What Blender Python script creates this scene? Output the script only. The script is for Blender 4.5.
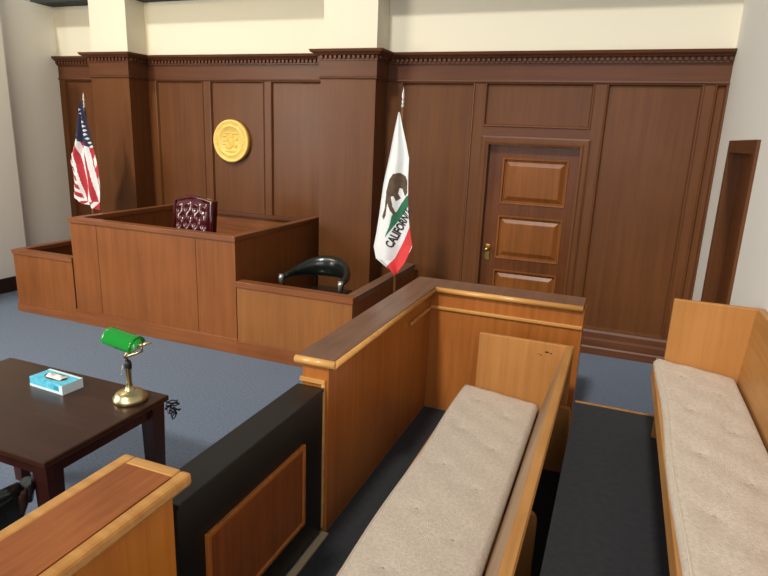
import bpy, bmesh, math, random
from mathutils import Vector, Matrix, Euler
random.seed(7)
for o in list(bpy.data.objects): bpy.data.objects.remove(o)
S = bpy.context.scene
COL = S.collection
PI = math.pi

# ---------------------------------------------------------------- camera
cam_d = bpy.data.cameras.new('camera'); cam = bpy.data.objects.new('camera', cam_d); COL.objects.link(cam)
F_PX, PITCH, YAW, ROLL = 593.0, .2532, .3703, -.0406
fw = Vector((-math.sin(YAW)*math.cos(PITCH), math.cos(YAW)*math.cos(PITCH), -math.sin(PITCH)))
rt = Vector((math.cos(YAW), math.sin(YAW), 0)); dn = fw.cross(rt)
r_ = math.cos(ROLL)*rt + math.sin(ROLL)*dn; d_ = -math.sin(ROLL)*rt + math.cos(ROLL)*dn
m = Matrix((r_, -d_, -fw)).transposed().to_4x4(); m.translation = (0, 0, 2.1)
cam.matrix_world = m
cam_d.sensor_width = 36; cam_d.lens = 36*F_PX/768; cam_d.clip_start = .05
S.camera = cam
# ---------------------------------------------------------------- light and exposure
S.view_settings.view_transform = 'Standard'; S.view_settings.look = 'None'
S.view_settings.exposure = 0.0; S.view_settings.gamma = 1; S.view_settings.use_curve_mapping = False
w = bpy.data.worlds.new('world'); S.world = w; w.use_nodes = True
w.node_tree.nodes['Background'].inputs[0].default_value = (1.0, .98, .95, 1)
w.node_tree.nodes['Background'].inputs[1].default_value = .34
def area(name, loc, target, sx, sy, power, col):
    l = bpy.data.lights.new(name, 'AREA'); l.shape = 'RECTANGLE'; l.size = sx; l.size_y = sy; l.energy = power; l.color = col
    o = bpy.data.objects.new(name, l); COL.objects.link(o); o.location = loc
    o.rotation_euler = (Vector(target)-Vector(loc)).to_track_quat('-Z', 'Y').to_euler(); return o
sl_ = bpy.data.lights.new('skylight_sun', 'SUN'); sl_.energy = 2.1; sl_.angle = .09; sl_.color = (1.0, .96, .88)
so = bpy.data.objects.new('skylight_sun', sl_); COL.objects.link(so); so.location = (-2, -3, 8)
so.rotation_euler = Vector((.10, 1, -1.0)).to_track_quat('-Z', 'Y').to_euler()
area('added_warm_fill', (-5.0, 2.6, 3.9), (-5.0, 6.2, 1.8), 1.6, .6, 50, (1.0, .84, .5))  # added warm fill, yellows the left of the back wall and the bench
area('added_fill_left', (-6.9, .8, 2.3), (0, 2.6, 1.6), 3.0, 1.8, 310, (1.0, .98, .94))  # added soft fill from the unseen left side, brightens the right wall
area('window_daylight', (-1.2, -3.2, 2.7), (-4.2, 4, 2.0), 5, 2.2, 125, (.97, .97, 1.0))

# ---------------------------------------------------------------- materials
def srgb(r, g, b):
    f = lambda c: (c/255/12.92) if c/255 <= .04045 else ((c/255+.055)/1.055)**2.4
    return (f(r), f(g), f(b), 1)
def newmat(name):
    mt = bpy.data.materials.new(name); mt.use_nodes = True; nt = mt.node_tree
    return mt, nt, nt.nodes['Principled BSDF']
def plain(name, col, rough=.5, metal=0, bump=0, bscale=200, coat=0, var=0, vscale=3, trans=0, alpha=1):
    mt, nt, p = newmat(name)
    p.inputs['Base Color'].default_value = col; p.inputs['Roughness'].default_value = rough
    p.inputs['Metallic'].default_value = metal; p.inputs['Coat Weight'].default_value = coat
    p.inputs['Transmission Weight'].default_value = trans
    tc = nt.nodes.new('ShaderNodeTexCoord')
    if var:
        n = nt.nodes.new('ShaderNodeTexNoise'); n.inputs['Scale'].default_value = vscale; n.inputs['Detail'].default_value = 5
        nt.links.new(tc.outputs['Object'], n.inputs['Vector'])
        r = nt.nodes.new('ShaderNodeValToRGB')
        r.color_ramp.elements[0].position = .3; r.color_ramp.elements[1].position = .7
        r.color_ramp.elements[0].color = [c*(1-var) for c in col[:3]]+[1]
        r.color_ramp.elements[1].color = [min(1, c*(1+var)) for c in col[:3]]+[1]
        nt.links.new(n.outputs['Fac'], r.inputs['Fac']); nt.links.new(r.outputs['Color'], p.inputs['Base Color'])
    if bump:
        n = nt.nodes.new('ShaderNodeTexNoise'); n.inputs['Scale'].default_value = bscale; n.inputs['Detail'].default_value = 3
        nt.links.new(tc.outputs['Object'], n.inputs['Vector'])
        b = nt.nodes.new('ShaderNodeBump'); b.inputs['Strength'].default_value = bump; b.inputs['Distance'].default_value = .005
        nt.links.new(n.outputs['Fac'], b.inputs['Height']); nt.links.new(b.outputs['Normal'], p.inputs['Normal'])
    return mt
def wood(name, dark, light, axis='z', scale=1.0, rough=.4, coat=.15, contrast=1.0, streak=22):
    mt, nt, p = newmat(name)
    tc = nt.nodes.new('ShaderNodeTexCoord'); mp = nt.nodes.new('ShaderNodeMapping')
    s = {'x': (1.1, streak, streak), 'y': (streak, 1.1, streak), 'z': (streak, streak, 1.1)}[axis]
    mp.inputs['Scale'].default_value = [v*scale for v in s]
    nt.links.new(tc.outputs['Object'], mp.inputs['Vector'])
    n = nt.nodes.new('ShaderNodeTexNoise'); n.inputs['Scale'].default_value = 1.0; n.inputs['Detail'].default_value = 7
    n.inputs['Roughness'].default_value = .62; n.inputs['Distortion'].default_value = .5
    nt.links.new(mp.outputs['Vector'], n.inputs['Vector'])
    n2 = nt.nodes.new('ShaderNodeTexNoise'); n2.inputs['Scale'].default_value = 1.6*scale; n2.inputs['Detail'].default_value = 3
    nt.links.new(tc.outputs['Object'], n2.inputs['Vector'])
    mx = nt.nodes.new('ShaderNodeMath'); mx.operation = 'MULTIPLY_ADD'; mx.inputs[1].default_value = .45
    nt.links.new(n2.outputs['Fac'], mx.inputs[0])
    m2 = nt.nodes.new('ShaderNodeMath'); m2.operation = 'MULTIPLY'; m2.inputs[1].default_value = .6
    nt.links.new(n.outputs['Fac'], m2.inputs[0]); nt.links.new(m2.outputs[0], mx.inputs[2])
    r = nt.nodes.new('ShaderNodeValToRGB')
    r.color_ramp.elements[0].position = .52-.16/contrast; r.color_ramp.elements[1].position = .52+.16/contrast
    r.color_ramp.elements[0].color = dark; r.color_ramp.elements[1].color = light
    nt.links.new(mx.outputs[0], r.inputs['Fac']); nt.links.new(r.outputs['Color'], p.inputs['Base Color'])
    b = nt.nodes.new('ShaderNodeBump'); b.inputs['Strength'].default_value = .12; b.inputs['Distance'].default_value = .002
    nt.links.new(n.outputs['Fac'], b.inputs['Height']); nt.links.new(b.outputs['Normal'], p.inputs['Normal'])
    p.inputs['Specular IOR Level'].default_value = .24
    p.inputs['Roughness'].default_value = rough; p.inputs['Coat Weight'].default_value = coat; p.inputs['Coat Roughness'].default_value = .25
    return mt
M = {}
M['plaster'] = plain('cream_plaster', srgb(226, 219, 198), .85, bump=.05, bscale=60)
M['plaster_white'] = plain('white_plaster', srgb(244, 241, 232), .85, bump=.05, bscale=60)
M['ceiling'] = plain('dark_ceiling', srgb(48, 56, 52), .9)
M['carpet'] = plain('blue_carpet', srgb(102, 114, 132), .95, bump=.8, bscale=350, var=.16, vscale=55)
M['black_carpet'] = plain('charcoal_carpet', srgb(46, 47, 50), .95, bump=.7, bscale=300, var=.15, vscale=30)
M['wall_wood'] = wood('walnut_panelling', srgb(86, 50, 26), srgb(108, 66, 34), 'z', .8, .42, .06, .8)
M['wall_wood_x'] = wood('walnut_rail', srgb(80, 46, 30), srgb(102, 62, 40), 'x', .8, .42, .06)
M['door_wood'] = wood('door_wood', srgb(84, 46, 22), srgb(112, 64, 32), 'z', 1.0, .35, .1)
M['door_panel'] = wood('door_panel_wood', srgb(112, 64, 25), srgb(144, 86, 36), 'z', 1.2, .42, .08)
M['bench_wood'] = wood('bench_veneer', srgb(114, 65, 30), srgb(138, 82, 41), 'z', .9, .4, .15)
M['plinth_wood'] = wood('plinth_veneer', srgb(114, 65, 34), srgb(140, 84, 46), 'x', .9, .4, .1)
M['bench_wood_x'] = wood('bench_veneer_rail', srgb(104, 60, 34), srgb(136, 82, 48), 'x', .9, .4, .15)
M['bench_wood_y'] = wood('bench_veneer_side_rail', srgb(104, 60, 34), srgb(134, 80, 47), 'y', .9, .4, .15)
M['witness_wood'] = wood('witness_veneer', srgb(128, 80, 40), srgb(148, 95, 50), 'z', 1.0, .45, .05)
M['jury_wood'] = wood('jury_veneer', srgb(146, 84, 34), srgb(178, 108, 50), 'z', 1.0, .35, .2)
M['near_oak'] = wood('warm_oak_veneer', srgb(176, 106, 36), srgb(206, 132, 52), 'z', 1.0, .35, .1)
M['cap_x'] = wood('brown_cap_laminate_x', srgb(104, 76, 60), srgb(134, 100, 80), 'x', 1.5, .35, .15)
M['cap_y'] = wood('brown_cap_laminate_y', srgb(104, 76, 60), srgb(134, 100, 80), 'y', 1.5, .35, .15)
M['nose'] = wood('golden_oak_edge', srgb(176, 120, 58), srgb(212, 158, 88), 'x', 1.0, .28, .5)
M['rail_top'] = wood('reddish_laminate', srgb(126, 70, 36), srgb(160, 94, 48), 'y', 3.0, .45, .05)
M['oak_z'] = wood('oak_board_z', srgb(160, 108, 56), srgb(184, 128, 70), 'z', 1.2, .45, .05, 1.0)
M['oak_y'] = wood('oak_board_y', srgb(160, 110, 58), srgb(190, 138, 80), 'y', 1.4, .45, .05, 1.0)
M['oak_grey'] = wood('worn_back_laminate', srgb(150, 118, 88), srgb(178, 146, 114), 'y', 1.4, .5, .05)
M['black_rail'] = plain('black_painted_wood', srgb(18, 16, 15), .4, bump=.05, bscale=40)
M['gate_panel'] = wood('gate_panel_wood', srgb(112, 60, 28), srgb(146, 82, 40), 'z', 1.6, .4, .1)
M['pale_trim'] = plain('pale_strip', srgb(176, 158, 124), .6)
M['table'] = wood('espresso_wood', srgb(48, 28, 20), srgb(70, 42, 28), 'x', 1.2, .28, .05)
M['table_z'] = wood('espresso_leg', srgb(44, 20, 16), srgb(64, 32, 26), 'z', 1.2, .3, .3)
M['fabric'] = plain('oatmeal_fabric', srgb(208, 193, 175), .95, bump=.9, bscale=260, var=.12, vscale=70)
M['fabric_edge'] = plain('oatmeal_piping', srgb(206, 192, 170), .9, bump=.3, bscale=260)
M['button'] = plain('fabric_button', srgb(170, 156, 140), .9)
M['burgundy'] = plain('burgundy_leather', srgb(70, 17, 24), .13, coat=.5, bump=.08, bscale=90)
M['black_leather'] = plain('black_leather', srgb(22, 27, 24), .25, coat=.3, bump=.08, bscale=120)
M['nail'] = plain('nailhead_metal', srgb(190, 180, 160), .25, 1)
M['dark_wood'] = wood('dark_chair_wood', srgb(34, 18, 14), srgb(54, 30, 22), 'z', 2, .3, .3)
M['steel'] = plain('grey_steel', srgb(190, 190, 186), .35, .8)
M['brass'] = plain('antique_brass', srgb(196, 184, 140), .34, 1)
M['door_brass'] = plain('polished_brass', srgb(196, 168, 96), .3, 1)
M['black_plastic'] = plain('black_plastic', srgb(18, 18, 18), .45)
M['green_glass'] = plain('green_glass', srgb(10, 140, 40), .12, coat=.6)
M['gold'] = plain('gold_seal', srgb(236, 200, 108), .6, .0, var=.08, vscale=30)
M['gold_dark'] = plain('gold_relief', srgb(226, 186, 88), .6, .0)
M['box_cyan'] = plain('tissue_box_cyan', srgb(90, 190, 214), .5, var=.25, vscale=40)
M['box_white'] = plain('tissue_box_white', srgb(214, 232, 236), .5)
M['box_teal'] = plain('tissue_box_teal', srgb(46, 150, 176), .5)
M['paper'] = plain('tissue_paper', srgb(236, 222, 210), .9)
M['box_hole'] = plain('tissue_box_opening', srgb(70, 60, 58), .8)
M['flag_white'] = plain('flag_white', srgb(222, 224, 224), .8)
M['flag_red'] = plain('flag_red', srgb(172, 40, 52), .8)
M['flag_orange_red'] = plain('flag_bright_red', srgb(206, 58, 58), .8)
M['flag_blue'] = plain('flag_navy', srgb(38, 42, 74), .8)
M['flag_green'] = plain('flag_green', srgb(38, 104, 72), .8)
M['flag_brown'] = plain('flag_bear_brown', srgb(84, 66, 48), .8, var=.3, vscale=25)
M['flag_black'] = plain('flag_black', srgb(40, 36, 38), .8)
M['pole'] = wood('flag_pole_wood', srgb(96, 62, 36), srgb(122, 82, 50), 'z', 2, .3, .3)

# ---------------------------------------------------------------- mesh helpers
class MB:
    def __init__(s): s.bm = bmesh.new(); s.mats = []; s.smooth = False
    def mi(s, mat):
        if mat is None: return 0
        if mat not in s.mats: s.mats.append(mat)
        return s.mats.index(mat)
    def box(s, x0, x1, y0, y1, z0, z1, bevel=0, seg=2, mat=None, rot=None):
        r = bmesh.ops.create_cube(s.bm, size=1)
        vs = r['verts']
        for v in vs:
            v.co = Vector(((x0+x1)/2+v.co.x*(x1-x0), (y0+y1)/2+v.co.y*(y1-y0), (z0+z1)/2+v.co.z*(z1-z0)))
        fs = {f for v in vs for f in v.link_faces}
        if bevel:
            es = list({e for v in vs for e in v.link_edges})
            rr = bmesh.ops.bevel(s.bm, geom=es, offset=bevel, segments=seg, profile=.5, affect='EDGES')
            fs = set(rr['faces']) | {f for f in fs if f.is_valid}
            vs = list({v for f in fs for v in f.verts})
        i = s.mi(mat)
        for f in fs:
            if f.is_valid: f.material_index = i
        if rot is not None:
            c = Vector(rot[0])
            for v in vs: v.co = c + rot[1] @ (v.co - c)
        return vs
    def prism(s, pts, lo, hi, axis='y', mat=None):
        """polygon pts in the plane normal to axis, extruded lo..hi"""
        def mk(a, b, t): return {'y': (a, t, b), 'x': (t, a, b), 'z': (a, b, t)}[axis]
        A = [s.bm.verts.new(mk(a, b, lo)) for a, b in pts]; B = [s.bm.verts.new(mk(a, b, hi)) for a, b in pts]
        i = s.mi(mat); n = len(pts)
        fs = [s.bm.faces.new(A), s.bm.faces.new(B[::-1])]
        for k in range(n): fs.append(s.bm.faces.new((A[k], B[k], B[(k+1) % n], A[(k+1) % n])))
        for f in fs: f.material_index = i
    def tube(s, pts, r, n=10, mat=None, caps=True):
        pts = [Vector(p) for p in pts]; rs = r if isinstance(r, (list, tuple)) else [r]*len(pts)
        rings = []; i = s.mi(mat); up = None
        for k, p in enumerate(pts):
            t = (pts[min(k+1, len(pts)-1)]-pts[max(k-1, 0)]).normalized()
            if up is None: up = t.orthogonal().normalized()
            up = (up - t*up.dot(t)).normalized(); b = t.cross(up)
            rad = rs[k]; ra, rb = rad if isinstance(rad, tuple) else (rad, rad)
            rings.append([s.bm.verts.new(p + up*ra*math.cos(2*PI*j/n) + b*rb*math.sin(2*PI*j/n)) for j in range(n)])
        for a, b in zip(rings, rings[1:]):
            for j in range(n):
                f = s.bm.faces.new((a[j], a[(j+1) % n], b[(j+1) % n], b[j])); f.material_index = i; f.smooth = True
        if caps:
            f = s.bm.faces.new(rings[0][::-1]); f.material_index = i
            f = s.bm.faces.new(rings[-1]); f.material_index = i
    def lathe(s, prof, c=(0, 0, 0), n=24, mat=None):
        rings = []; i = s.mi(mat)
        for r, z in prof:
            rings.append([s.bm.verts.new((c[0]+max(r, 1e-4)*math.cos(2*PI*j/n), c[1]+max(r, 1e-4)*math.sin(2*PI*j/n), c[2]+z)) for j in range(n)])
        for a, b in zip(rings, rings[1:]):
            for j in range(n):
                f = s.bm.faces.new((a[j], a[(j+1) % n], b[(j+1) % n], b[j])); f.material_index = i; f.smooth = True
        for q in (rings[0][::-1], rings[-1]):
            f = s.bm.faces.new(q); f.material_index = i
    def ball(s, c, r, n=8, mat=None, sq=(1, 1, 1)):
        rr = bmesh.ops.create_uvsphere(s.bm, u_segments=n*2, v_segments=n, radius=r)
        i = s.mi(mat)
        for v in rr['verts']: v.co = Vector((v.co.x*sq[0]+c[0], v.co.y*sq[1]+c[1], v.co.z*sq[2]+c[2]))
        for f in {f for v in rr['verts'] for f in v.link_faces}: f.smooth = True; f.material_index = i
    def grid(s, nu, nv, fn, mat=None, matfn=None, smooth=True):
        V = [[s.bm.verts.new(fn(i/nu, j/nv)) for i in range(nu+1)] for j in range(nv+1)]
        for j in range(nv):
            for i in range(nu):
                f = s.bm.faces.new((V[j][i], V[j][i+1], V[j+1][i+1], V[j+1][i])); f.smooth = smooth
                f.material_index = s.mi(matfn((i+.5)/nu, (j+.5)/nv) if matfn else mat)
        return V
    def sweep(s, path, prof, mat=None, ends=True):
        """closed profile (out, z) swept along a plan path with mitred corners; 'out' is to the right of travel"""
        P = [Vector(p) for p in path]; rings = []; i = s.mi(mat)
        for k, p in enumerate(P):
            def nrm(a, b): d = (b-a).normalized(); return Vector((d.y, -d.x))
            if k == 0: n = nrm(P[0], P[1])
            elif k == len(P)-1: n = nrm(P[-2], P[-1])
            else:
                a, b = nrm(P[k-1], p), nrm(p, P[k+1]); n = (a+b); n = n/(1+a.dot(b))
            rings.append([s.bm.verts.new((p.x+n.x*o, p.y+n.y*o, z)) for o, z in prof])
        q = len(prof)
        for a, b in zip(rings, rings[1:]):
            for j in range(q):
                f = s.bm.faces.new((a[j], a[(j+1) % q], b[(j+1) % q], b[j])); f.material_index = i
        if ends:
            s.bm.faces.new(rings[0]).material_index = i; s.bm.faces.new(rings[-1][::-1]).material_index = i
    def build(s, name, mat=None, parent=None, label=None, loc=None, keepn=False):
        if not keepn: bmesh.ops.recalc_face_normals(s.bm, faces=s.bm.faces)
        me = bpy.data.meshes.new(name); off = Vector(loc) if loc is not None else (wloc(parent) if parent else Vector((0, 0, 0)))
        bmesh.ops.translate(s.bm, verts=s.bm.verts, vec=-off)
        s.bm.to_mesh(me); s.bm.free()
        if s.mats:
            for q in s.mats: me.materials.append(q)
        else: me.materials.append(mat)
        o = bpy.data.objects.new(name, me); COL.objects.link(o)
        if parent: o.parent = parent
        elif loc is not None: o.location = loc
        if label: o['label'] = label
        return o
def wloc(o):
    v = Vector((0, 0, 0))
    while o is not None: v += o.location; o = o.parent
    return v
def thing(name, loc, label, cat, group=None):
    o = bpy.data.objects.new(name, None); COL.objects.link(o); o.location = loc; o.empty_display_size = .1
    o['label'] = label; o['category'] = cat
    if group: o['group'] = group
    return o
def struct(name, loc=None):
    o = bpy.data.objects.new(name, None); COL.objects.link(o); o.location = loc or (0, 0, 0); o['kind'] = 'structure'; return o
def B(name, mat, parent, *boxes, bevel=0, label=None, **k):
    b = MB()
    for q in boxes: b.box(*q, bevel=bevel)
    return b.build(name, mat, parent, label, **k)
def st(o): o['kind'] = 'structure'; return o

# ---------------------------------------------------------------- room shell
XL, XL2, XR, YB, ZC = -6.98, -7.21, .76, 6.23, 3.54
YN = -1.2                                       # near end of the modelled room
st(B('floor', M['carpet'], None, (XL2-.1, XR+.15, YN, YB+.15, -.1, 0)))
st(B('ceiling', M['ceiling'], None, (XL2-.1, XR+.15, 5.95, YB+.15, ZC, ZC+.1)))
st(B('wall_back', M['plaster'], None, (XL2-.1, XR+.15, YB+.05, YB+.15, 2.0, ZC), (XL2-.1, -1.36, YB+.05, YB+.15, 0, 2.0), (-.37, XR+.15, YB+.05, YB+.15, 0, 2.0)))
st(B('wall_left', M['plaster_white'], None, (XL2-.1, XL, YN, 5.27, 0, ZC), (XL2-.1, XL2, 5.27, YB+.05, 0, ZC)))
st(B('wall_right', M['plaster_white'], None, (XR, XR+.14, YN, 4.43, 0, ZC), (XR, XR+.14, 5.43, YB+.05, 0, ZC), (XR, XR+.14, 4.43, 5.43, 2.12, ZC)))
P1 = (-6.29, -5.69, 5.87); P2 = (-3.09, -2.46, 5.87)
YW = 6.19                                       # face of the stiles
path = [(XL2, YW), (P1[0], YW), (P1[0], P1[2]), (P1[1], P1[2]), (P1[1], YW), (P2[0], YW), (P2[0], P2[2]), (P2[1], P2[2]), (P2[1], YW), (XR, YW)]
# plaster above the panelling (same plane as the panelling face, slightly behind) and plaster piers
b = MB(); b.box(XL2, XR, YW+.01, YB+.05, 2.9, ZC); b.build('wall_back', M['plaster'], None)['kind'] = 'structure'
for i, (a, c, y) in enumerate((P1, P2)):
    o = B('wall_back', M['plaster'], None, (a+.02, c-.01, y+.02, YW+.01, 2.915, ZC)); o['kind'] = 'structure'

pan = struct('trim_1', (-3, YW, 0))             # walnut panelling
b = MB(); ZT = 2.65; ZB = .25
def stile(x0, x1, z0=ZB, z1=ZT): b.box(x0, x1, YW, YB+.05, z0, z1)
for x0, x1 in ((XL2, -7.12), (-6.4, P1[0]), (P1[1], -5.58), (-4.85, -4.76), (-3.99, -3.91), (-3.17, P2[0]), (P2[1], -2.3), (-1.5, -1.40), (-.35, -.25), (.57, .65)): stile(x0, x1)
b.build('stile', M['wall_wood'], pan)
b = MB()
b.box(XL2, XR, YW-.0, YB+.05, ZT, 2.9); b.box(XL2, -1.40, YW, YB+.05, 0, ZB); b.box(-.35, XR, YW, YB+.05, 0, ZB); b.box(-1.40, -.35, YW, YB+.05, 2.13, 2.22)
b.build('rail', M['wall_wood_x'], pan)
def wpanel(x0, x1, z0, z1):
    b = MB(); y0, y1 = YW-.004, YW+.022
    R = [((x0, z0), y0), ((x0+.012, z0+.012), y0-.006), ((x0+.03, z0+.03), y1)]
    rings = []
    for k, yy in ((0, YW+.0), (.006, YW-.010), (.016, YW-.008), (.03, y1)):
        rings.append([b.bm.verts.new((x, yy, z)) for x, z in ((x0+k, z0+k), (x1-k, z0+k), (x1-k, z1-k), (x0+k, z1-k))])
    for p, q in zip(rings, rings[1:]):
        for j in range(4): b.bm.faces.new((p[j], p[(j+1) % 4], q[(j+1) % 4], q[j]))
    b.bm.faces.new(rings[-1])
    o = b.build('wood_panel', M['wall_wood'], pan, keepn=True)
    return o
for q in ((-7.12, -6.4, ZB, ZT), (-5.58, -4.85, ZB, ZT), (-4.76, -3.99, ZB, ZT), (-3.91, -3.17, ZB, ZT), (-2.3, -1.5, ZB, ZT), (-1.40, -.35, 2.22, ZT), (-.25, .57, ZB, ZT), (.65, XR, ZB, ZT)): wpanel(*q)
for k, (a, c, y) in enumerate((P1, P2)):
    t = struct('trim_%d' % (2+k), ((a+c)/2, y, 0))
    B('pilaster_facing', M['wall_wood'], t, (a, c, y, YW, 0, 2.9))
    B('pilaster_frieze', M['wall_wood_x'], t, (a-.012, c+.012, y-.012, YW, 2.668, 2.85))
cor = struct('trim_4', (-3, YW, 2.9))
b = MB(); b.sweep(path, [(-.01, 2.82), (.02, 2.82), (.02, 2.868), (.05, 2.872), (.06, 2.885), (.085, 2.90), (.095, 2.925), (-.01, 2.925)])
b.build('cornice', M['wall_wood_x'], cor)
b = MB()
for (ax, ay), (bx_, by_) in zip(path, path[1:]):
    L = math.hypot(bx_-ax, by_-ay); n = int(L/.05); dx, dy = (bx_-ax)/L, (by_-ay)/L; nx, ny = dy, -dx
    for k in range(n):
        s = (k+.5)*L/n; cx, cy = ax+dx*s+nx*.03, ay+dy*s+ny*.03
        hx, hy = (.014, .014)
        b.box(cx-hx, cx+hx, cy-hy, cy+hy, 2.838, 2.868)
b.build('dentil_band', M['wall_wood_x'], cor)
b = MB(); b.sweep(path, [(-.005, 2.64), (.012, 2.64), (.018, 2.65), (.01, 2.665), (-.005, 2.665)]); b.build('frieze_moulding', M['wall_wood_x'], cor)
bb = struct('baseboard_back', (-1, YW, 0))
prof = [(-.005, 0), (.05, 0), (.05, .07), (.042, .085), (.034, .088), (.034, .15), (.028, .17), (.018, .175), (.018, .225), (.006, .25), (-.005, .25)]
b = MB(); b.sweep([(P2[1], P2[2]+.0), (P2[1], YW), (-1.40, YW)], prof); b.build('skirting', M['wall_wood_x'], bb)
b = MB(); b.sweep([(-.34, YW), (XR, YW)], prof); b.build('skirting', M['wall_wood_x'], bb)
st(B('baseboard_left', M['dark_wood'], None, (XL, XL+.02, YN, 5.27, 0, .185), (XL2, XL+.02, 5.27, 5.29, 0, .185), bevel=.004))
st(B('baseboard_right', M['dark_wood'], None, (XR-.015, XR, 3.8, 4.35, 0, .12), (XR-.015, XR, 5.5, YW-.06, 0, .12)))

# door in the back wall
d1 = struct('door_1', (-.86, YW, 0))
def casing(x0, x1, zt):
    b = MB()
    pr = [(0, 0), (.0, .03), (.02, .035), (.035, .022), (.07, .02), (.085, .012), (.085, 0)]   # across, out
    def rings():
        R = []
        for (sx, sz, base) in ((-1, 0, (x0, 0)), (-1, 1, (x0, zt)), (1, 1, (x1, zt)), (1, 0, (x1, 0))):
            R.append([b.bm.verts.new((base[0]+sx*a, YW-.002-o, base[1]+sz*a)) for a, o in pr])
        return R
    R = rings(); q = len(pr)
    for p, r in zip(R, R[1:]):
        for j in range(q): b.bm.faces.new((p[j], p[(j+1) % q], r[(j+1) % q], r[j]))
    return b
casing(-1.315, -.42, 2.045).build('door_casing', M['wall_wood'], d1)
B('door_frame', M['wall_wood'], d1, (-1.40, -1.315, YW, YB+.13, 0, 2.13), (-.42, -.35, YW, YB+.13, 0, 2.13), (-1.315, -.42, YW, YB+.13, 2.045, 2.13))
YL = YW+.05
leaf = B('door_leaf', M['door_wood'], d1, (-1.31, -1.17, YL, YL+.04, .01, 2.04), (-.51, -.425, YL, YL+.04, .01, 2.04),
         (-1.17, -.51, YL, YL+.04, 1.92, 2.04), (-1.17, -.51, YL, YL+.04, 1.33, 1.45), (-1.17, -.51, YL, YL+.04, .75, .87), (-1.17, -.51, YL, YL+.04, .01, .25))
for z0, z1 in ((1.45, 1.92), (.87, 1.33), (.25, .75)):
    b = MB(); rings = []
    for k, yy in ((0, YL), (.004, YL-.008), (.018, YL-.006), (.024, YL+.022), (.034, YL+.022), (.075, YL+.0), (.08, YL-.002)):
        rings.append([b.bm.verts.new((x, yy, z)) for x, z in ((-1.17+k, z0+k), (-.51-k, z0+k), (-.51-k, z1-k), (-1.17+k, z1-k))])
    for p, q in zip(rings, rings[1:]):
        for j in range(4): b.bm.faces.new((p[j], p[(j+1) % 4], q[(j+1) % 4], q[j]))
    b.bm.faces.new(rings[-1])
    b.build('raised_panel', M['door_panel'], leaf, keepn=True)
b = MB(); b.box(-1.275, -1.225, YL-.008, YL, .84, 1.01, bevel=.003)
b.tube([(-1.25, YL, .965), (-1.25, YL-.05, .965)], .011); b.ball((-1.25, YL-.06, .965), .026); b.tube([(-1.25, YL, .885), (-1.25, YL-.016, .885)], .013)
b.build('door_handle', M['door_brass'], leaf)

# opening with door in the right wall
d2 = struct('door_2', (XR, 4.93, 0))
B('door_casing', M['wall_wood'], d2, (XR-.02, XR, 4.36, 4.45, 0, 2.16), (XR-.02, XR, 5.42, 5.49, 0, 2.16), (XR-.02, XR, 4.45, 5.42, 2.07, 2.16))
B('door_frame', M['wall_wood'], d2, (XR, XR+.14, 4.43, 4.45, 0, 2.12), (XR, XR+.14, 5.41, 5.43, 0, 2.12), (XR, XR+.14, 4.45, 5.41, 2.09, 2.12))
B('door_leaf', M['door_wood'], d2, (XR+.08, XR+.12, 4.45, 5.41, .01, 2.09))

# ---------------------------------------------------------------- judge's bench, clerk's desk, witness stand
jb = thing('judge_bench', (-4.27, 5.3, 0), "tall brown judge's bench with a plinth, below the round gold seal", 'bench')
X0, X1, YF = -5.28, -3.235, 4.50
b = MB()
for x0, x1 in ((X0, -4.925), (-4.919, -3.685), (-3.679, X1)): b.box(x0, x1, YF, YF+.05, .14, 1.09)
fp = b.build('front_panel', M['bench_wood'], jb)
B('side_panel', M['bench_wood'], jb, (X0, X0+.05, YF+.05, YW, 0, 1.09)); B('side_panel', M['bench_wood'], jb, (X1-.05, X1, YF+.05, YW, 0, 1.09))
B('plinth', M['plinth_wood'], jb, (X0-.02, X1+.015, YF-.02, YF+.05, 0, .15), bevel=.003)
B('cap_rail', M['bench_wood_x'], jb, (X0-.012, X1+.012, YF-.015, YF+.09, 1.09, 1.14), bevel=.004)
B('cap_rail', M['bench_wood_y'], jb, (X0-.012, X0+.08, YF+.091, YW, 1.09, 1.14), bevel=.004)
B('cap_rail', M['bench_wood_y'], jb, (X1-.075, X1+.012, YF+.091, YW, 1.09, 1.14), bevel=.004)
B('rear_panel', M['bench_wood_x'], jb, (X0+.05, X1-.05, YW-.04, YW, .3, 1.06)); B('rear_ledge', M['wall_wood_x'], jb, (X0+.08, X1-.08, YW-.08, YW, 1.06, 1.10), bevel=.003)
B('desk_top', M['bench_wood_x'], jb, (X0+.05, X1-.05, YF+.05, YF+.42, .98, 1.01))
B('platform', M['carpet'], jb, (X0+.05, X1-.05, YF+.05, YW-.04, .0, .3))

cd = thing('clerk_desk', (-5.74, 5.2, 0), "low brown clerk's desk adjoining the left side of the tall judge's bench", 'desk')
CX0 = -6.18
B('front_panel', M['bench_wood'], cd, (CX0, X0-.021, YF, YF+.05, 0.08, .66)); B('side_panel', M['bench_wood'], cd, (CX0, CX0+.05, YF+.05, 5.84, 0, .66))
B('plinth', M['plinth_wood'], cd, (CX0-.012, X0-.021, YF-.012, YF+.05, 0, .09), bevel=.003)
B('cap_rail', M['bench_wood_x'], cd, (CX0-.01, X0-.013, YF-.012, YF+.09, .66, .71), bevel=.004); B('cap_rail', M['bench_wood_y'], cd, (CX0-.01, CX0+.09, YF+.091, 5.84, .66, .71), bevel=.004)
B('desk_top', M['dark_wood'], cd, (CX0+.05, X0-.003, YF+.05, YF+.5, .50, .53))

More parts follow.
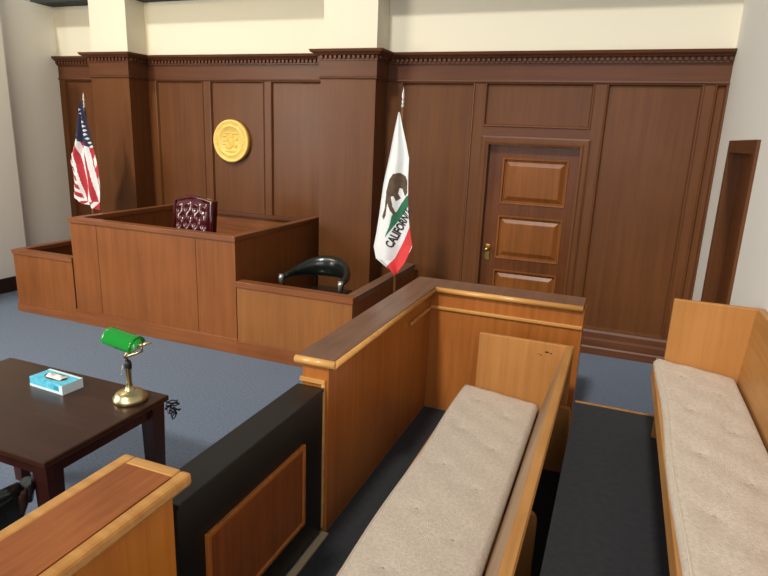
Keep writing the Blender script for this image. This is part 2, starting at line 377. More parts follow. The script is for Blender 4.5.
ws = thing('witness_stand', (-2.62, 5.3, 0), 'low light brown witness stand right of the tall bench, holding the black leather chair', 'witness stand')
WX0, WX1 = X1+.017, -2.03
B('front_panel', M['witness_wood'], ws, (WX0, WX1, YF-.01, YF+.04, .14, .67)); B('side_panel', M['bench_wood'], ws, (WX1-.05, WX1, YF+.04, YW-.06, 0, .67))
B('plinth', M['plinth_wood'], ws, (WX0, WX1+.015, YF-.025, YF+.04, 0, .14), bevel=.003)
B('cap_rail', M['bench_wood_x'], ws, (WX0, WX1+.012, YF-.025, YF+.08, .67, .725), bevel=.004); B('cap_rail', M['cap_y'], ws, (WX1-.09, WX1+.012, YF+.081, YW-.06, .67, .725), bevel=.004)
B('platform', M['carpet'], ws, (WX0, WX1-.05, YF+.04, P2[2], 0, .10))

# ---------------------------------------------------------------- chairs
jc = thing('judge_chair', (-4.35, 5.15, .3), "burgundy leather judge's chair with a tufted back, behind the tall bench", 'chair')
cx, cy = -4.16, 5.08
W = .225
def back_pt(u, v):
    x = cx + (u-.5)*2*W*(1.0-.03*(1-v)); z = .82+v*.53 + .035*math.cos((u-.5)*PI)**2*v
    t = 0
    for (bu, bv) in TUFT: t += .022*math.exp(-(((u-bu)/.05)**2+((v-bv)/.05)**2))
    pl = .010*abs(math.sin(u*PI*4))*(.35 < v < .9)
    e = .05*(max(0, abs(u-.5)-.40)/.1)**2 + .05*(max(0, abs(v-.5)-.42)/.08)**2
    return (x, cy-.03 + .05*(v-.5)*2*.6 - .03 + t - pl + e, z)
TUFT = [(.14+.24*i, .80) for i in range(4)]+[(.26+.24*i, .66) for i in range(3)]+[(.14+.24*i, .52) for i in range(4)]+[(.26+.24*i, .38) for i in range(3)]
b = MB(); V = b.grid(56, 56, back_pt)
def ring_close(b, V, yback, fn=None):
    edge = V[0]+[r[-1] for r in V[1:]]+V[-1][-2::-1]+[r[0] for r in V[-2:0:-1]]
    bk = [b.bm.verts.new((v.co.x, yback+(v.co.z-.82)*.1, v.co.z)) for v in edge]; n = len(edge)
    for j in range(n): b.bm.faces.new((edge[j], bk[j], bk[(j+1) % n], edge[(j+1) % n]))
    b.bm.faces.new(bk)
ring_close(b, V, cy+.06)
bk = b.build('backrest', M['burgundy'], jc)
for (u, v) in TUFT:
    p = back_pt(u, v); q = MB(); q.ball((p[0], p[1]-.004, p[2]), .009, 5); q.build('button', M['burgundy'], bk)
b = MB(); b.tube([(cx-W-.005, cy-.045, .86), (cx-W-.008, cy+.0, 1.34), (cx-W*.4, cy+.0, 1.375), (cx, cy, 1.39), (cx+W*.4, cy, 1.375), (cx+W+.008, cy, 1.35), (cx+W+.005, cy-.045, .86)], .02, 10)
b.build('back_border', M['burgundy'], jc)
B('seat', M['burgundy'], jc, (cx-.24, cx+.24, cy-.5, cy-.04, .72, .84), bevel=.04)
for s in (-1, 1):
    b = MB(); b.tube([(cx+s*.29, cy+.02, .98), (cx+s*.3, cy-.2, 1.0), (cx+s*.3, cy-.4, .99), (cx+s*.3, cy-.44, .9), (cx+s*.29, cy-.36, .78)], (.03), 10); b.build('armrest', M['burgundy'], jc)
b = MB(); b.tube([(cx, cy-.25, .42), (cx, cy-.25, .72)], .03); b.build('column', M['steel'], jc)
for k in range(5):
    a = k*2*PI/5+.3; b = MB(); b.tube([(cx, cy-.25, .42), (cx+.28*math.cos(a), cy-.25+.28*math.sin(a), .35)], [.028, .018]); b.ball((cx+.28*math.cos(a), cy-.25+.28*math.sin(a), .33), .028); b.build('leg', M['dark_wood'], jc)

def captains_chair(name, c, rz, zf, label, seat_h=.43, skirt=False):
    """upholstered captain's chair facing local -y"""
    t = thing(name, (c[0], c[1], zf), label, 'chair')
    R = Matrix.Rotation(rz, 3, 'Z')
    def tr(o_mb):
        for v in o_mb.bm.verts: v.co = R @ v.co + Vector((c[0], c[1], zf))
        return o_mb
    b = MB(); V = b.grid(14, 14, lambda u, v: ((u-.5)*.52*(1-.12*v), (v-.5)*.50, seat_h+.045*(1-((u-.5)*2)**4)*(1-((v-.5)*2)**4)))
    e = V[0]+[r[-1] for r in V[1:]]+V[-1][-2::-1]+[r[0] for r in V[-2:0:-1]]; n = len(e)
    lo = [b.bm.verts.new((v.co.x, v.co.y, seat_h-.05)) for v in e]
    for j in range(n): b.bm.faces.new((e[j], lo[j], lo[(j+1) % n], e[(j+1) % n]))
    b.bm.faces.new(lo); tr(b).build('seat', M['black_leather'], t)
    b = MB(); pts = []; rs = []
    for k in range(25):
        a = PI*k/24; q = math.sin(a)**1.6
        s = math.cos(a)
        x = .305*math.copysign(abs(s)**.9, s); y = -.22 + .42*math.sin(a)**.9 if 0 < k < 24 else -.22
        pts.append((x, y, .615+.055*q)); rs.append((.03+.026*q, .03+.08*q) )
    # keep the tall side of the section vertical
    ring = []
    for k, p in enumerate(pts):
        P = Vector(p); T = (Vector(pts[min(k+1, 24)])-Vector(pts[max(k-1, 0)])).normalized(); side = T.cross(Vector((0, 0, 1))).normalized(); up = side.cross(T).normalized()
        ring.append([b.bm.verts.new(P+side*rs[k][0]*math.cos(2*PI*j/14)+up*rs[k][1]*math.sin(2*PI*j/14)) for j in range(14)])
    for r0, r1 in zip(ring, ring[1:]):
        for j in range(14): b.bm.faces.new((r0[j], r0[(j+1) % 14], r1[(j+1) % 14], r1[j])).smooth = True
    b.bm.faces.new(ring[0]); b.bm.faces.new(ring[-1])
    back = tr(b).build('backrest', M['black_leather'], t)
    for k in range(2, 23, 1):
        P = Vector(pts[k]); T = (Vector(pts[k+1])-Vector(pts[k-1])).normalized(); side = T.cross(Vector((0, 0, 1))).normalized()
        b = MB(); b.ball(tuple(P+side*rs[k][0]*.72-Vector((0, 0, rs[k][1]*.72))), .006, 4); tr(b).build('nailhead', M['nail'], back)
    if skirt:
        b = MB(); R0 = []
        for off, z0, z1 in ((.006, .22, .62), (-.03, .62, .22)):
            for z in (z0, z1):
                row = []
                for k, p in enumerate(pts):
                    T = (Vector(pts[min(k+1, 24)])-Vector(pts[max(k-1, 0)])).normalized(); n_ = Vector((T.y, -T.x, 0))
                    row.append(b.bm.verts.new(Vector((p[0], p[1], z)) + n_*off))
                R0.append(row)
        R0.append(R0[0])
        for r0, r1 in zip(R0, R0[1:]):
            for j in range(24): b.bm.faces.new((r0[j], r0[j+1], r1[j+1], r1[j])).smooth = False
        for j in (0, 24): b.bm.faces.new([R0[q][j] for q in range(4)])
        tr(b).build('side_shell', M['black_leather'], t)
    for s in (-1, 1):
        b = MB(); b.tube([(s*.315, -.22, .62), (s*.31, -.225, .54), (s*.255, -.21, seat_h-.02)], [.026, .02, .02], 8); tr(b).build('arm_post', M['dark_wood'], t)
        b = MB(); b.tube([(s*.315, -.24, .635), (s*.315, -.256, .61), (s*.312, -.25, .54)], [.03, .026, .016], 8); tr(b).build('arm_front', M['black_leather'] if skirt else M['steel'], t, None if skirt else 'pale arm front')  # pale grey fronts on the witness chair, black on the skirted one
        b = MB(); b.tube([(s*.16, .17, .68), (s*.15, .17, seat_h)], .014, 8); tr(b).build('spindle', M['dark_wood'], t)
        for sy in (-1, 1):
            b = MB(); b.tube([(s*.2, sy*.19, seat_h-.05), (s*.24, sy*.23, 0.0)], [.026, .016], 8); tr(b).build('leg', M['dark_wood'], t)
    return t
captains_chair('witness_chair', (-2.67, 5.14), .04, .10, 'black leather barrel chair with a curved back, inside the low witness stand')
captains_chair('counsel_chair', (-2.47, 1.26), PI, 0, 'black leather chair with nailheads pushed under the dark table', skirt=True)

# ---------------------------------------------------------------- jury box
jbox = thing('jury_box_partition', (-1.33, 3.5, 0), 'L-shaped golden brown jury box partition with brown cap and bright rounded oak edges', 'partition')
XA0, XA1, YA0, YA1 = -1.40, -1.25, 2.50, 4.43
B('side_wall', M['jury_wood'], jbox, (XA0, XA1, YA0, YA1, 0, .955))
B('end_wall', M['jury_wood'], jbox, (XA1, -.13, 4.22, YA1, 0, .955))
b = MB(); b.prism([(-1.425, 2.49), (-1.215, 2.49), (-1.215, 4.205), (-.14, 4.205), (-.14, 4.46), (-1.425, 4.46)], .955, 1.0, 'z')
b.build('cap_rail', M['cap_y'], jbox)
def nosing(parent, p0, p1, r=.016, z=.98, name='nosing', mat=None):
    b = MB(); b.tube([p0+(z,), p1+(z,)], [(r, r)]*2, 12); return b.build(name, mat or M['nose'], parent, 'golden rounded oak edge')
nosing(jbox, (-1.432, 2.485), (-1.205, 2.485), .021, .978); nosing(jbox, (-1.212, 2.485), (-1.212, 4.2), .018, .978); nosing(jbox, (-1.21, 4.202), (-.14, 4.202), .021, .978); nosing(jbox, (-1.428, 2.485), (-1.428, 4.46), .012, .982)
B('wall_moulding', M['nose'], jbox, (-1.25, -.13, 4.200, 4.22, .825, .85), bevel=.006); B('wall_moulding', M['nose'], jbox, (-1.25, -1.23, 3.73, 4.22, .82, .845), bevel=.006)
B('corner_moulding', M['nose'], jbox, (-1.41, -1.265, 2.485, 2.5, .86, .885), (-1.285, -1.265, 2.485, 2.5, .03, .86), bevel=.004)
B('pale_strip', M['pale_trim'], jbox, (-1.281, -1.270, 2.478, 2.486, .03, .85), label='pale strip down the corner')

gt = thing('courtroom_bar_gate', (-1.34, 1.95, 0), 'black painted bar rail with an inset brown panel, running up to the jury box', 'bar rail')
b = MB(); b.box(-1.40, -1.27, 1.40, 2.476, 0.02, .83); b.box(-1.415, -1.262, 1.40, 2.476, .83, .85, bevel=.004)
b.build('rail_body', M['black_rail'], gt)
b = MB(); b.box(-1.271, -1.262, 1.55, 2.26, .22, .62); pn = b.build('inset_panel', M['gate_panel'], gt)
b = MB()
b.box(-1.27, -1.252, 1.535, 1.555, .2, .64, bevel=.003); b.box(-1.27, -1.252, 2.255, 2.275, .2, .64, bevel=.003); b.box(-1.27, -1.252, 1.555, 2.255, .62, .64, bevel=.003); b.box(-1.27, -1.252, 1.555, 2.255, .2, .22, bevel=.003)
b.build('panel_moulding', M['jury_wood'], gt)
st(B('trim_5', M['pale_trim'], None, (-1.265, -1.225, 1.35, 2.48, 0.004, .016), bevel=.002))

rl = thing('wooden_railing', (-1.33, .7, 0), 'wooden rail wall in the near left corner with reddish top framed in golden oak', 'railing')
B('rail_body', M['near_oak'], rl, (-1.43, -1.235, -.2, 1.345, 0, .965))
B('cap_inlay', M['rail_top'], rl, (-1.43, -1.235, -.2, 1.345, .965, .999))
b = MB(); b.box(-1.475, -1.43, -.2, 1.395, .955, 1.0, bevel=.008); b.box(-1.235, -1.19, -.2, 1.395, .955, 1.0, bevel=.012); b.box(-1.43, -1.235, 1.345, 1.395, .955, 1.0, bevel=.008)
b.build('cap_border', M['nose'], rl)

# raised tier for the second row
ZP = .5
st(B('floor_mat', M['black_carpet'], None, (-1.245, -.10, -.6, 4.2, .0, .006)))
tr_ = thing('jury_riser', (.33, 1.6, 0), 'black carpeted raised tier under the right pew with a thin oak edge', 'platform')
B('riser_block', M['black_carpet'], tr_, (-.10, XR-.001, -.8, 3.70, 0.0, ZP)); B('edge_strip', M['oak_y'], tr_, (-.10, XR-.001, 3.70, 3.72, .03, ZP+.004)); 

# ---------------------------------------------------------------- pews
def pew(yfar, ynear, xf, xb, zs, zf, xt, zt, label, panel_x1, name='wooden_pew', veneer='oak_grey'):
    """pew facing -x; seat front xf, seat back xb, top of back at xt, zt"""
    t = thing(name, ((xf+xb)/2, (yfar+ynear)/2, zf), label, 'pew', )
    B('seat_board', M['oak_y'], t, (xf+.02, xb-.01, ynear, yfar, zs-.12, zs-.088))
    B('front_rail', M['oak_y'], t, (xf-.008, xf+.019, ynear, yfar, zs-.13, zs-.042), bevel=.004)
    # cushion
    dx = xb-xf; L = yfar-ynear
    tufts = []
    ny = int(L/.30)
    for k in range(ny+1):
        for f in ((.27, .73) if k % 2 else (.5,)): tufts.append((f, yfar-.16-k*.30))
    if True:
        tufts = []
        for k in range(int(L/.42)+1):
            for f in (.3, .7): tufts.append((f, yfar-.2-k*.42-(.12 if f > .5 else 0)))
    tufts = [q for q in tufts if q[1] > ynear+.08]
    b = MB()
    def cu(u, v):
        x = xf+u*dx; y = ynear+v*L
        ex = min(u, 1-u)*dx; ey = min(v, 1-v)*L
        h = zs - .05*u
        def rnd(e, r=.028): return 0 if e >= r else (r - math.sqrt(max(0, r*r-(r-e)**2)))
        h -= min(.03, rnd(ex)+rnd(ey))
        for f, ty in tufts:
            d2 = ((u-f)*dx)**2+(y-ty)**2
            if d2 < .02: h -= .008*math.exp(-d2/.0006)+.003*math.exp(-d2/.004)
        h += .003*math.sin(x*31+y*9)*math.sin(y*17-x*13)*min(1, ex/.06)
        x += .006*math.sin(y*5.1)*(1-u) - .008*u
        return (x, y, h)
    nv = int(L/.02)
    V = b.grid(30, nv, cu)
    e = V[0]+[r[-1] for r in V[1:]]+V[-1][-2::-1]+[r[0] for r in V[-2:0:-1]]; n = len(e)
    lo = [b.bm.verts.new((v.co.x, v.co.y, zs-.087)) for v in e]
    for j in range(n): b.bm.faces.new((e[j], lo[j], lo[(j+1) % n], e[(j+1) % n]))
    b.bm.faces.new(lo)
    cush = b.build('cushion', M['fabric'], t, None)
    b = MB(); b.tube([(cu(.035, v)[0], cu(.035, v)[1], cu(.035, v)[2]+.001) for v in [.005+.99*k/60 for k in range(61)]], .0035, 6); b.build('piping', M['fabric_edge'], cush)
    for f, ty in tufts:
        p = cu(f, (ty-ynear)/L); q = MB(); q.ball((p[0], p[1], p[2]+.001), .009, 5, sq=(1, 1, .5)); q.build('button', M['button'], cush)
    # leaning back
    th = .045; zb0 = zs-.12
    b = MB(); b.prism([(xb+.0, zb0), (xb+.0+.02, zb0), (min(xt+th, .757), zt-.012), (min(xt+th-.006, .751), zt), (xt+.004, zt), (xt, zt-.006)], ynear, yfar, 'y')
    bk = b.build('backrest', M['oak_y'], t)
    b = MB(); b.prism([(xb-.004, zb0+.002), (xb, zb0+.002), (xt, zt-.02), (xt-.004, zt-.02)], ynear, yfar, 'y'); b.build('back_veneer', M[veneer], bk)
    # far end panel
    b = MB(); b.box(xf+(.075 if zf < .1 else .045), panel_x1, yfar, yfar+.03, zf+.0, zt, bevel=.005); b.build('end_panel', M['oak_z'], t)
    return t
p1 = pew(3.73, .35, -.83, -.315, .48, .006, -.195, .85, 'nearer lower pew with oatmeal cushion in front of the jury box end wall', -.15)
b = MB(); b.prism([(-.60, .006), (-.108, .006), (-.108, .42), (-.13, .46), (-.28, .46), (-.28, .34), (-.60, .34)], 3.66, 3.70, 'y'); b.build('leg', M['oak_z'], p1)
for yy in (2.55, 1.2):
    b = MB(); x0 = -.335
    b.prism([(-.60, .006), (-.17, .006), (-.17, .34), (-.175, .37), (-.19, .39), (-.215, .395), (-.27, .395), (-.28, .34), (-.60, .34)], yy, yy+.03, 'y'); b.build('leg', M['oak_z'], p1)
for x, z, r in ((-.31, .79, .012), (-.285, .785, .008), (-.345, .765, .007), (-.36, .77, .005)):
    b = MB(); b.ball((x, 3.7295, z), 1, 6, sq=(r, .0012, r*.5)); b.build('scuff_mark', M['dark_wood'], p1)
p2 = pew(3.40, -.3, .29, .695, .985, ZP, .722, 1.315, 'right hand raised pew with oatmeal cushion, standing against the white right wall', .755, veneer='oak_y')
for yy in (3.1, 2.0, .9):
    B('leg', M['oak_z'], p2, (.40, .64, yy, yy+.03, ZP, .86))

# ---------------------------------------------------------------- table, lamp, tissues, cables
tb = thing('counsel_table', (-2.62, 1.87, 0), 'dark espresso wooden table with the green desk lamp on it', 'table')
TX0, TX1, TY0, TY1 = -3.2, -2.04, 1.51, 2.24
B('tabletop', M['table'], tb, (TX0, TX1, TY0, TY1, .72, .75), bevel=.006)
b = MB(); b.box(TX0+.06, TX1-.06, TY0+.04, TY0+.06, .65, .72); b.box(TX0+.06, TX1-.06, TY1-.06, TY1-.04, .65, .72); b.box(TX0+.04, TX0+.06, TY0+.06, TY1-.06, .65, .72); b.box(TX1-.06, TX1-.04, TY0+.06, TY1-.06, .65, .72)
b.build('apron', M['table_z'], tb)
for x in (TX0+.06, TX1-.06):
    for y in (TY0+.06, TY1-.06):
        b = MB(); vs = b.box(x-.042, x+.042, y-.042, y+.042, 0, .72)
        for v in vs:
            if v.co.z < .1: v.co.x = x+(v.co.x-x)*.66; v.co.y = y+(v.co.y-y)*.66
        b.build('leg', M['table_z'], tb)
lx, ly, lz = -2.165, 2.105, .75
lp = thing('banker_lamp', (lx, ly, lz), "banker's lamp with green glass shade and antique brass stand on the table corner", 'lamp')
b = MB(); b.lathe([(.078, 0), (.082, .004), (.082, .022), (.074, .03), (.07, .04), (.058, .05), (.032, .056), (.022, .062), (.018, .08)], (lx, ly, lz), 32); b.build('base', M['brass'], lp)
b = MB(); b.lathe([(.017, .07), (.013, .1), (.015, .17), (.018, .175)], (lx, ly, lz), 16); b.build('stem', M['brass'], lp)
b = MB(); b.lathe([(.017, .17), (.018, .178), (.018, .20), (.013, .215)], (lx, ly, lz), 16); b.build('switch_socket', M['black_plastic'], lp)
b = MB(); b.tube([(lx-.02, ly-.015, lz+.19), (lx-.028, ly-.018, lz+.15), (lx-.028, ly-.018, lz+.145)], .0015, 6); b.ball((lx-.028, ly-.018, lz+.142), .005, 4); b.build('pull_chain', M['brass'], lp)
# shade frame: long axis from upper left to the right, tilted
sc = Vector((lx-.012, ly-.01, lz+.33)); ax = Vector((.93, .02, -.13)).normalized(); dn_ = Vector((-.1, .25, -1)); dn_ = (dn_-ax*dn_.dot(ax)).normalized(); sd = ax.cross(dn_).normalized()
b = MB()
e1 = sc+ax*.105; 
b.tube([Vector((lx, ly, lz+.21)), Vector((lx-.004, ly, lz+.235)), Vector((lx+.02, ly, lz+.245)), Vector((lx+.06, ly+.01, lz+.262)), e1+Vector((.01, 0, -.03)), e1+Vector((.012, 0, 0)), e1+ax*-.02], .0065, 8)
b.tube([Vector((lx, ly, lz+.225)), Vector((lx+.012, ly-.03, lz+.245)), Vector((lx+.05, ly-.055, lz+.275)), e1+sd*.055+Vector((.012, -.01, -.01)), e1+sd*.04+ax*.03, e1+ax*.01], .006, 8)
b.ball(tuple(e1+ax*.008), .011, 6)
b.build('yoke', M['brass'], lp)
b = MB(); NU, NV = 20, 16; r0, r1 = .056, .052
def sh(u, v, r):
    a = (u-.5)*PI*1.0; k = 1.0
    return sc + ax*((v-.5)*.175) + sd*(r*1.0*math.sin(a)) - dn_*(r*.95*math.cos(a)) + dn_*.02
O = b.grid(NU, NV, lambda u, v: sh(u, v, r0)); I = b.grid(NU, NV, lambda u, v: sh(u, v, r1))
for k in range(NV):
    for q in (0, NU): b.bm.faces.new((O[k][q], O[k+1][q], I[k+1][q], I[k][q]))
for k in range(NU):
    for q in (0, NV): b.bm.faces.new((O[q][k], O[q][k+1], I[q][k+1], I[q][k]))
# right end closed
cen = b.bm.verts.new(sc+ax*.106+dn_*.0)
for k in range(NU): b.bm.faces.new((I[NV][k], I[NV][k+1], cen)).smooth = True
cen = b.bm.verts.new(sc-ax*.102+dn_*.0)
for k in range(NU): b.bm.faces.new((I[0][k], I[0][k+1], cen)).smooth = True
b.build('lamp_shade', M['green_glass'], lp)

tx = thing('tissue_box', (-2.625, 2.065, .75), 'flat pale blue and white tissue box lying on the dark table', 'tissue box')
Rb = Matrix.Rotation(-.06, 3, 'Z'); c0 = Vector((-2.625, 2.065, 0))
b = MB()
def tb_(x0, x1, y0, y1, z0, z1, mat, bev=0): b.box(-2.625+x0, -2.625+x1, 2.065+y0, 2.065+y1, z0, z1, bevel=bev, mat=mat, rot=(c0, Rb))
tb_(-.125, .125, -.06, .06, .7505, .802, M['box_cyan'], .001)
for f in b.bm.faces:
    if f.normal.x > .9: f.material_index = b.mi(M['box_white'])
tb_(-.1255, .1255, -.0605, .0605, .7505, .764, M['box_white']); tb_(.1, .1256, -.0606, .0606, .764, .8, M['box_white'])
tb_(.06, .1, -.0606, -.06, .768, .79, M['box_teal']); tb_(-.125, .125, .045, .0603, .790, .8025, M['box_white'])
b.build('carton', M['box_cyan'], tx)
b = MB(); b.lathe([(.05, 0), (.05, .0015)], (0, 0, 0), 24, mat=M['box_hole'])
for v in b.bm.verts: v.co = c0 + Rb @ Vector((v.co.x*1.5, v.co.y*.7, v.co.z)) + Vector((0, 0, .8025))
b.build('opening', M['box_hole'], tx)
b = MB(); b.grid(24, 8, lambda u, v: c0 + Rb @ Vector(((u-.5)*.11, (v-.5)*.05, 0)) + Vector((.008, 0, .8055+.005*math.sin(u*9+v*3)*math.sin(v*PI)+.007*math.sin(v*PI)))); b.build('tissue', M['paper'], tx, 'white tissue poking out', keepn=True)

random.seed(3)
b = MB(); pts = []
for k in range(46):
    a = k*.82; pts.append((-2.062+.022*math.cos(a)+random.uniform(-.008, .008), 2.285+.03*math.sin(a*1.13)+random.uniform(-.01, .01), .69-.0018*k+random.uniform(-.02, .02)))
b.tube(pts, .0035, 6); b.build('tangled_cable', M['black_plastic'], None, loc=(-2.02, 2.2, .6))
o = bpy.data.objects['tangled_cable']; o['label'] = 'tangle of thin black cable hanging from the table corner'; o['category'] = 'cable'

# ---------------------------------------------------------------- gold seal
sl = thing('wall_seal', (-4.45, YW-.06, 1.95), 'round gold state seal hanging on the panelled wall above the bench', 'seal')
def disc(r0, r1, y0, y1, mat, name, prof=None):
    b = MB(); b.lathe(prof or [(r1, 0), (r1, y1-y0)], (0, 0, 0), 64)
    for v in b.bm.verts: v.co = Vector((-4.45+v.co.x, y1-v.co.z, 1.95+v.co.y))
    return b.build(name, mat, sl)
disc(0, 0, YW-.06, YW+.02, M['gold'], 'disc', [(.24, 0), (.25, .004), (.25, .055), (.243, .062), (.225, .062), (.222, .058), (.18, .058), (.177, .063), (.170, .063), (.167, .058), (.0001, .058)])
def text_mesh(txt, size, xf, name, mat, parent, extrude=.003, label=None):
    c = bpy.data.curves.new(name, 'FONT'); c.body = txt; c.size = size; c.extrude = extrude; c.align_x = 'CENTER'; c.offset = size*.035 if name == 'flag_lettering' else 0; c.resolution_u = 2
    to = bpy.data.objects.new(name, c); me = bpy.data.meshes.new_from_object(to); bpy.data.objects.remove(to)
    off = wloc(parent)
    for v in me.vertices: v.co = Vector(xf(v.co)) - off
    me.materials.clear(); me.materials.append(mat)
    o = bpy.data.objects.new(name, me); COL.objects.link(o); o.parent = parent
    if label: o['label'] = label
    return o
b = MB(); YS = YW-.04+.0
ysf = YW+.02-.058
ring_txt = 'THE GREAT SEAL OF THE STATE OF CALIFORNIA '
for k, ch in enumerate(ring_txt):
    if ch == ' ': continue
    a = PI*1.28 - k*(2*PI*.97/len(ring_txt)); ca, sa = math.cos(a), math.sin(a)
    def xf(p, ca=ca, sa=sa):
        rr = .189+p.y; return (-4.45+ca*rr+sa*p.x, ysf-.001-p.z-.002, 1.95+sa*rr-ca*p.x)
    text_mesh(ch, .032, xf, 'seal_letter', M['gold_dark'], sl, .002)
b = MB()
for (x, z, rx, rz2) in ((.01, -.02, .045, .06), (.015, .055, .02, .026), (-.03, -.07, .05, .03), (.07, -.05, .03, .03), (-.09, -.04, .025, .012), (-.09, .0, .02, .01), (.09, .03, .02, .03), (-.05, .09, .05, .012), (.06, .09, .05, .014), (-.08, .06, .03, .02), (0, -.12, .08, .014), (.045, .0, .012, .07), (-.045, .02, .02, .03)):
    b.ball((-4.45+x, ysf, 1.95+z), 1, 6, sq=(rx, .008, rz2))
b.build('seal_relief', M['gold_dark'], sl)

# ---------------------------------------------------------------- flags
def lerp_poly(pts, t):
    n = len(pts)-1; k = min(int(t*n), n-1); f = t*n-k
    return tuple(pts[k][i]*(1-f)+pts[k+1][i]*f for i in range(len(pts[0])))
def inside(p, poly):
    x, y = p; c = False; j = len(poly)-1
    for i in range(len(poly)):
        if (poly[i][1] > y) != (poly[j][1] > y) and x < (poly[j][0]-poly[i][0])*(y-poly[i][1])/(poly[j][1]-poly[i][1])+poly[i][0]: c = not c
        j = i
    return c
CA_L = [(-1.882, 2.292), (-1.915, 2.132), (-1.942, 1.975), (-1.971, 1.831), (-2.003, 1.669), (-2.016, 1.553), (-2.034, 1.386), (-2.056, 1.216), (-2.077, 1.084), (-2.051, 0.976), (-1.848, 0.841)]
CA_R = [(-1.869, 2.293), (-1.835, 2.166), (-1.794, 2.029), (-1.761, 1.906), (-1.76, 1.764), (-1.753, 1.621), (-1.745, 1.476), (-1.723, 1.314), (-1.685, 1.135), (-1.747, 0.977), (-1.841, 0.842)]
GREEN = [(-1.774, 1.574), (-1.744, 1.59), (-1.732, 1.506), (-1.959, 1.182), (-1.947, 1.227), (-1.92, 1.292), (-1.902, 1.389), (-1.858, 1.436), (-1.825, 1.507)]
BEAR = [(-1.944, 1.711), (-1.901, 1.764), (-1.847, 1.776), (-1.792, 1.746), (-1.768, 1.706), (-1.763, 1.605), (-1.792, 1.569), (-1.822, 1.635), (-1.844, 1.642), (-1.856, 1.59), (-1.832, 1.549), (-1.871, 1.521), (-1.892, 1.57), (-1.914, 1.56), (-1.897, 1.476), (-1.87, 1.418), (-1.887, 1.39), (-1.923, 1.448), (-1.948, 1.498), (-1.957, 1.454), (-1.962, 1.384), (-1.984, 1.344), (-2.004, 1.371), (-1.979, 1.452), (-1.974, 1.539), (-1.971, 1.607)]
RED = [(-1.699, 1.355), (-1.671, 1.185), (-1.784, 0.87), (-1.857, 0.825), (-1.974, 0.865), (-1.865, 0.996)]
TXT = [(-1.889, 1.113), (-1.725, 1.435)]
US_L = [(-5.867, 2.328), (-5.903, 2.215), (-5.942, 2.08), (-5.98, 1.956), (-6.041, 1.829), (-6.102, 1.715), (-6.122, 1.616), (-6.092, 1.546), (-6.086, 1.404), (-6.11, 1.215), (-6.005, 1.18)]
US_R = [(-5.845, 2.328), (-5.821, 2.217), (-5.794, 2.071), (-5.755, 1.951), (-5.722, 1.816), (-5.693, 1.708), (-5.665, 1.626), (-5.658, 1.488), (-5.647, 1.377), (-5.665, 1.206), (-5.679, 1.076)]
US_LINE = [(-5.993, 1.909), (-5.735, 1.802)]
US_P = (-5.885, 2.27, 2.30); US_S = (-5.925, 1.751); US_SL = .17
def cloth(L, R, y0, nfold, amp, nu, nv, matfn, phase=0):
    b = MB(); pos = {}
    def fn(u, v):
        l = lerp_poly(L, v); r = lerp_poly(R, v)
        x = l[0]*(1-u)+r[0]*u; z = l[1]*(1-u)+r[1]*u
        return (x, y0+amp*min(1, v*3+.15)*math.sin(u*2*PI*nfold+phase+v*1.5)+.02*v*math.sin(u*PI), z)
    def mf(u, v):
        p = fn(u, v); return matfn((p[0], p[2]))
    b.grid(nu, nv, fn, matfn=mf)
    return b, fn
def flag(name, pole_xy, ztop, label, zfin, lean=0):
    t = thing(name, (pole_xy[0], pole_xy[1], 0), label, 'flag')
    x, y = pole_xy
    b = MB(); b.tube([(x, y, .03), (x, y, zfin)], .0135, 12); b.build('pole', M['pole'], t)
    b = MB(); b.lathe([(.14, 0), (.145, .01), (.13, .03), (.04, .05), (.025, .09), (.02, .12)], (x, y, 0), 28); b.build('stand', M['door_brass'], t)
    b = MB(); b.lathe([(.014, -.02), (.014, .01), (.008, .02), (.014, .035), (.014, .042), (.006, .055), (.015, .08), (.009, .12), (.001, .165)], (x, y, zfin), 12); b.build('finial', M['steel'], t, 'silver spear finial')
    return t

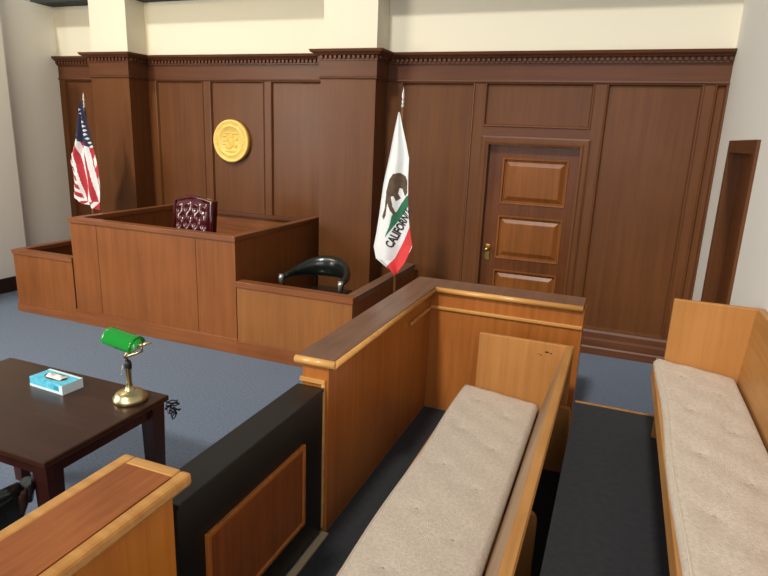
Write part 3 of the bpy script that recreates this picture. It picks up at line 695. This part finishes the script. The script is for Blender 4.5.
cf = flag('state_flag', (-1.872, 5.10), 2.3, 'white flag with bear, red stripe and dark lettering, right of the witness stand', 2.345)
def ca_col(p):
    if inside(p, RED): return M['flag_orange_red']
    if inside(p, BEAR): return M['flag_brown']
    if inside(p, GREEN): return M['flag_green']
    return M['flag_white']
b, fn = cloth(CA_L, CA_R, 5.02, 1.4, .022, 90, 260, ca_col, .4)
fl = b.build('flag_cloth', None, cf, keepn=True)
def ca_surf(x, z):
    best = None
    lo, hi = 0.0, 1.0
    for _ in range(24):
        v = (lo+hi)/2; l = lerp_poly(CA_L, v); r = lerp_poly(CA_R, v)
        u = (x-l[0])/(r[0]-l[0]+1e-9); zz = l[1]*(1-u)+r[1]*u
        if zz > z: lo = v
        else: hi = v
    return fn(max(0, min(1, u)), v)[1]
A_, B_ = Vector((TXT[0][0], 0, TXT[0][1])), Vector((TXT[1][0], 0, TXT[1][1])); dr = (B_-A_).normalized(); upv = Vector((-dr.z, 0, dr.x)); Lt = (B_-A_).length
txt = 'CALIFORNIA'
def xf(p):
    q = A_ + dr*(Lt/2 + p.x*.86) + upv*(p.y*1.3-.012)
    return (q.x, ca_surf(q.x, q.z)-.003-p.z, q.z)
text_mesh(txt, .083, xf, 'flag_lettering', M['flag_black'], fl, .001, 'dark lettering reading CALIFORNIA')
uf = flag('national_flag', (US_P[0], 5.36), 2.3, 'red, white and blue stars and stripes flag behind the low desk at left', US_P[1])
random.seed(5)
stars = []
for k in range(13): stars.append((US_P[0]+.005+k*.012+random.uniform(-.004, .004), US_P[2]-.06-k*.046))
for k in range(4): stars.append((US_P[0]-.05-.006*k, US_P[2]-.28-.06*k))
for k in range(3): stars.append((US_P[0]+.12+.012*k, US_P[2]-.47-.05*k))
def us_col(p):
    x, z = p
    (ax_, az), (bx_, bz) = US_LINE
    zl = az+(bz-az)*(x-ax_)/(bx_-ax_)
    if z > zl:
        for sx_, sz in stars:
            if abs(x-sx_)+abs(z-sz) < .016: return M['flag_white']
        return M['flag_blue']
    s = (x-US_S[0]) + (z-US_S[1])*US_SL
    if s > .16: s = (x-US_S[0]) - (z-US_S[1])*.35 - .1
    if z < 1.19: s = x - z*.8
    elif s < -.125: s = (z + x*.5)*1.3
    return M['flag_white'] if (s/.122+.22) % 1 < .44 else M['flag_red']
b, fn2 = cloth(US_L, US_R, 5.28, 2.2, .03, 80, 240, us_col, 1.0)
b.build('flag_cloth', None, uf, keepn=True)
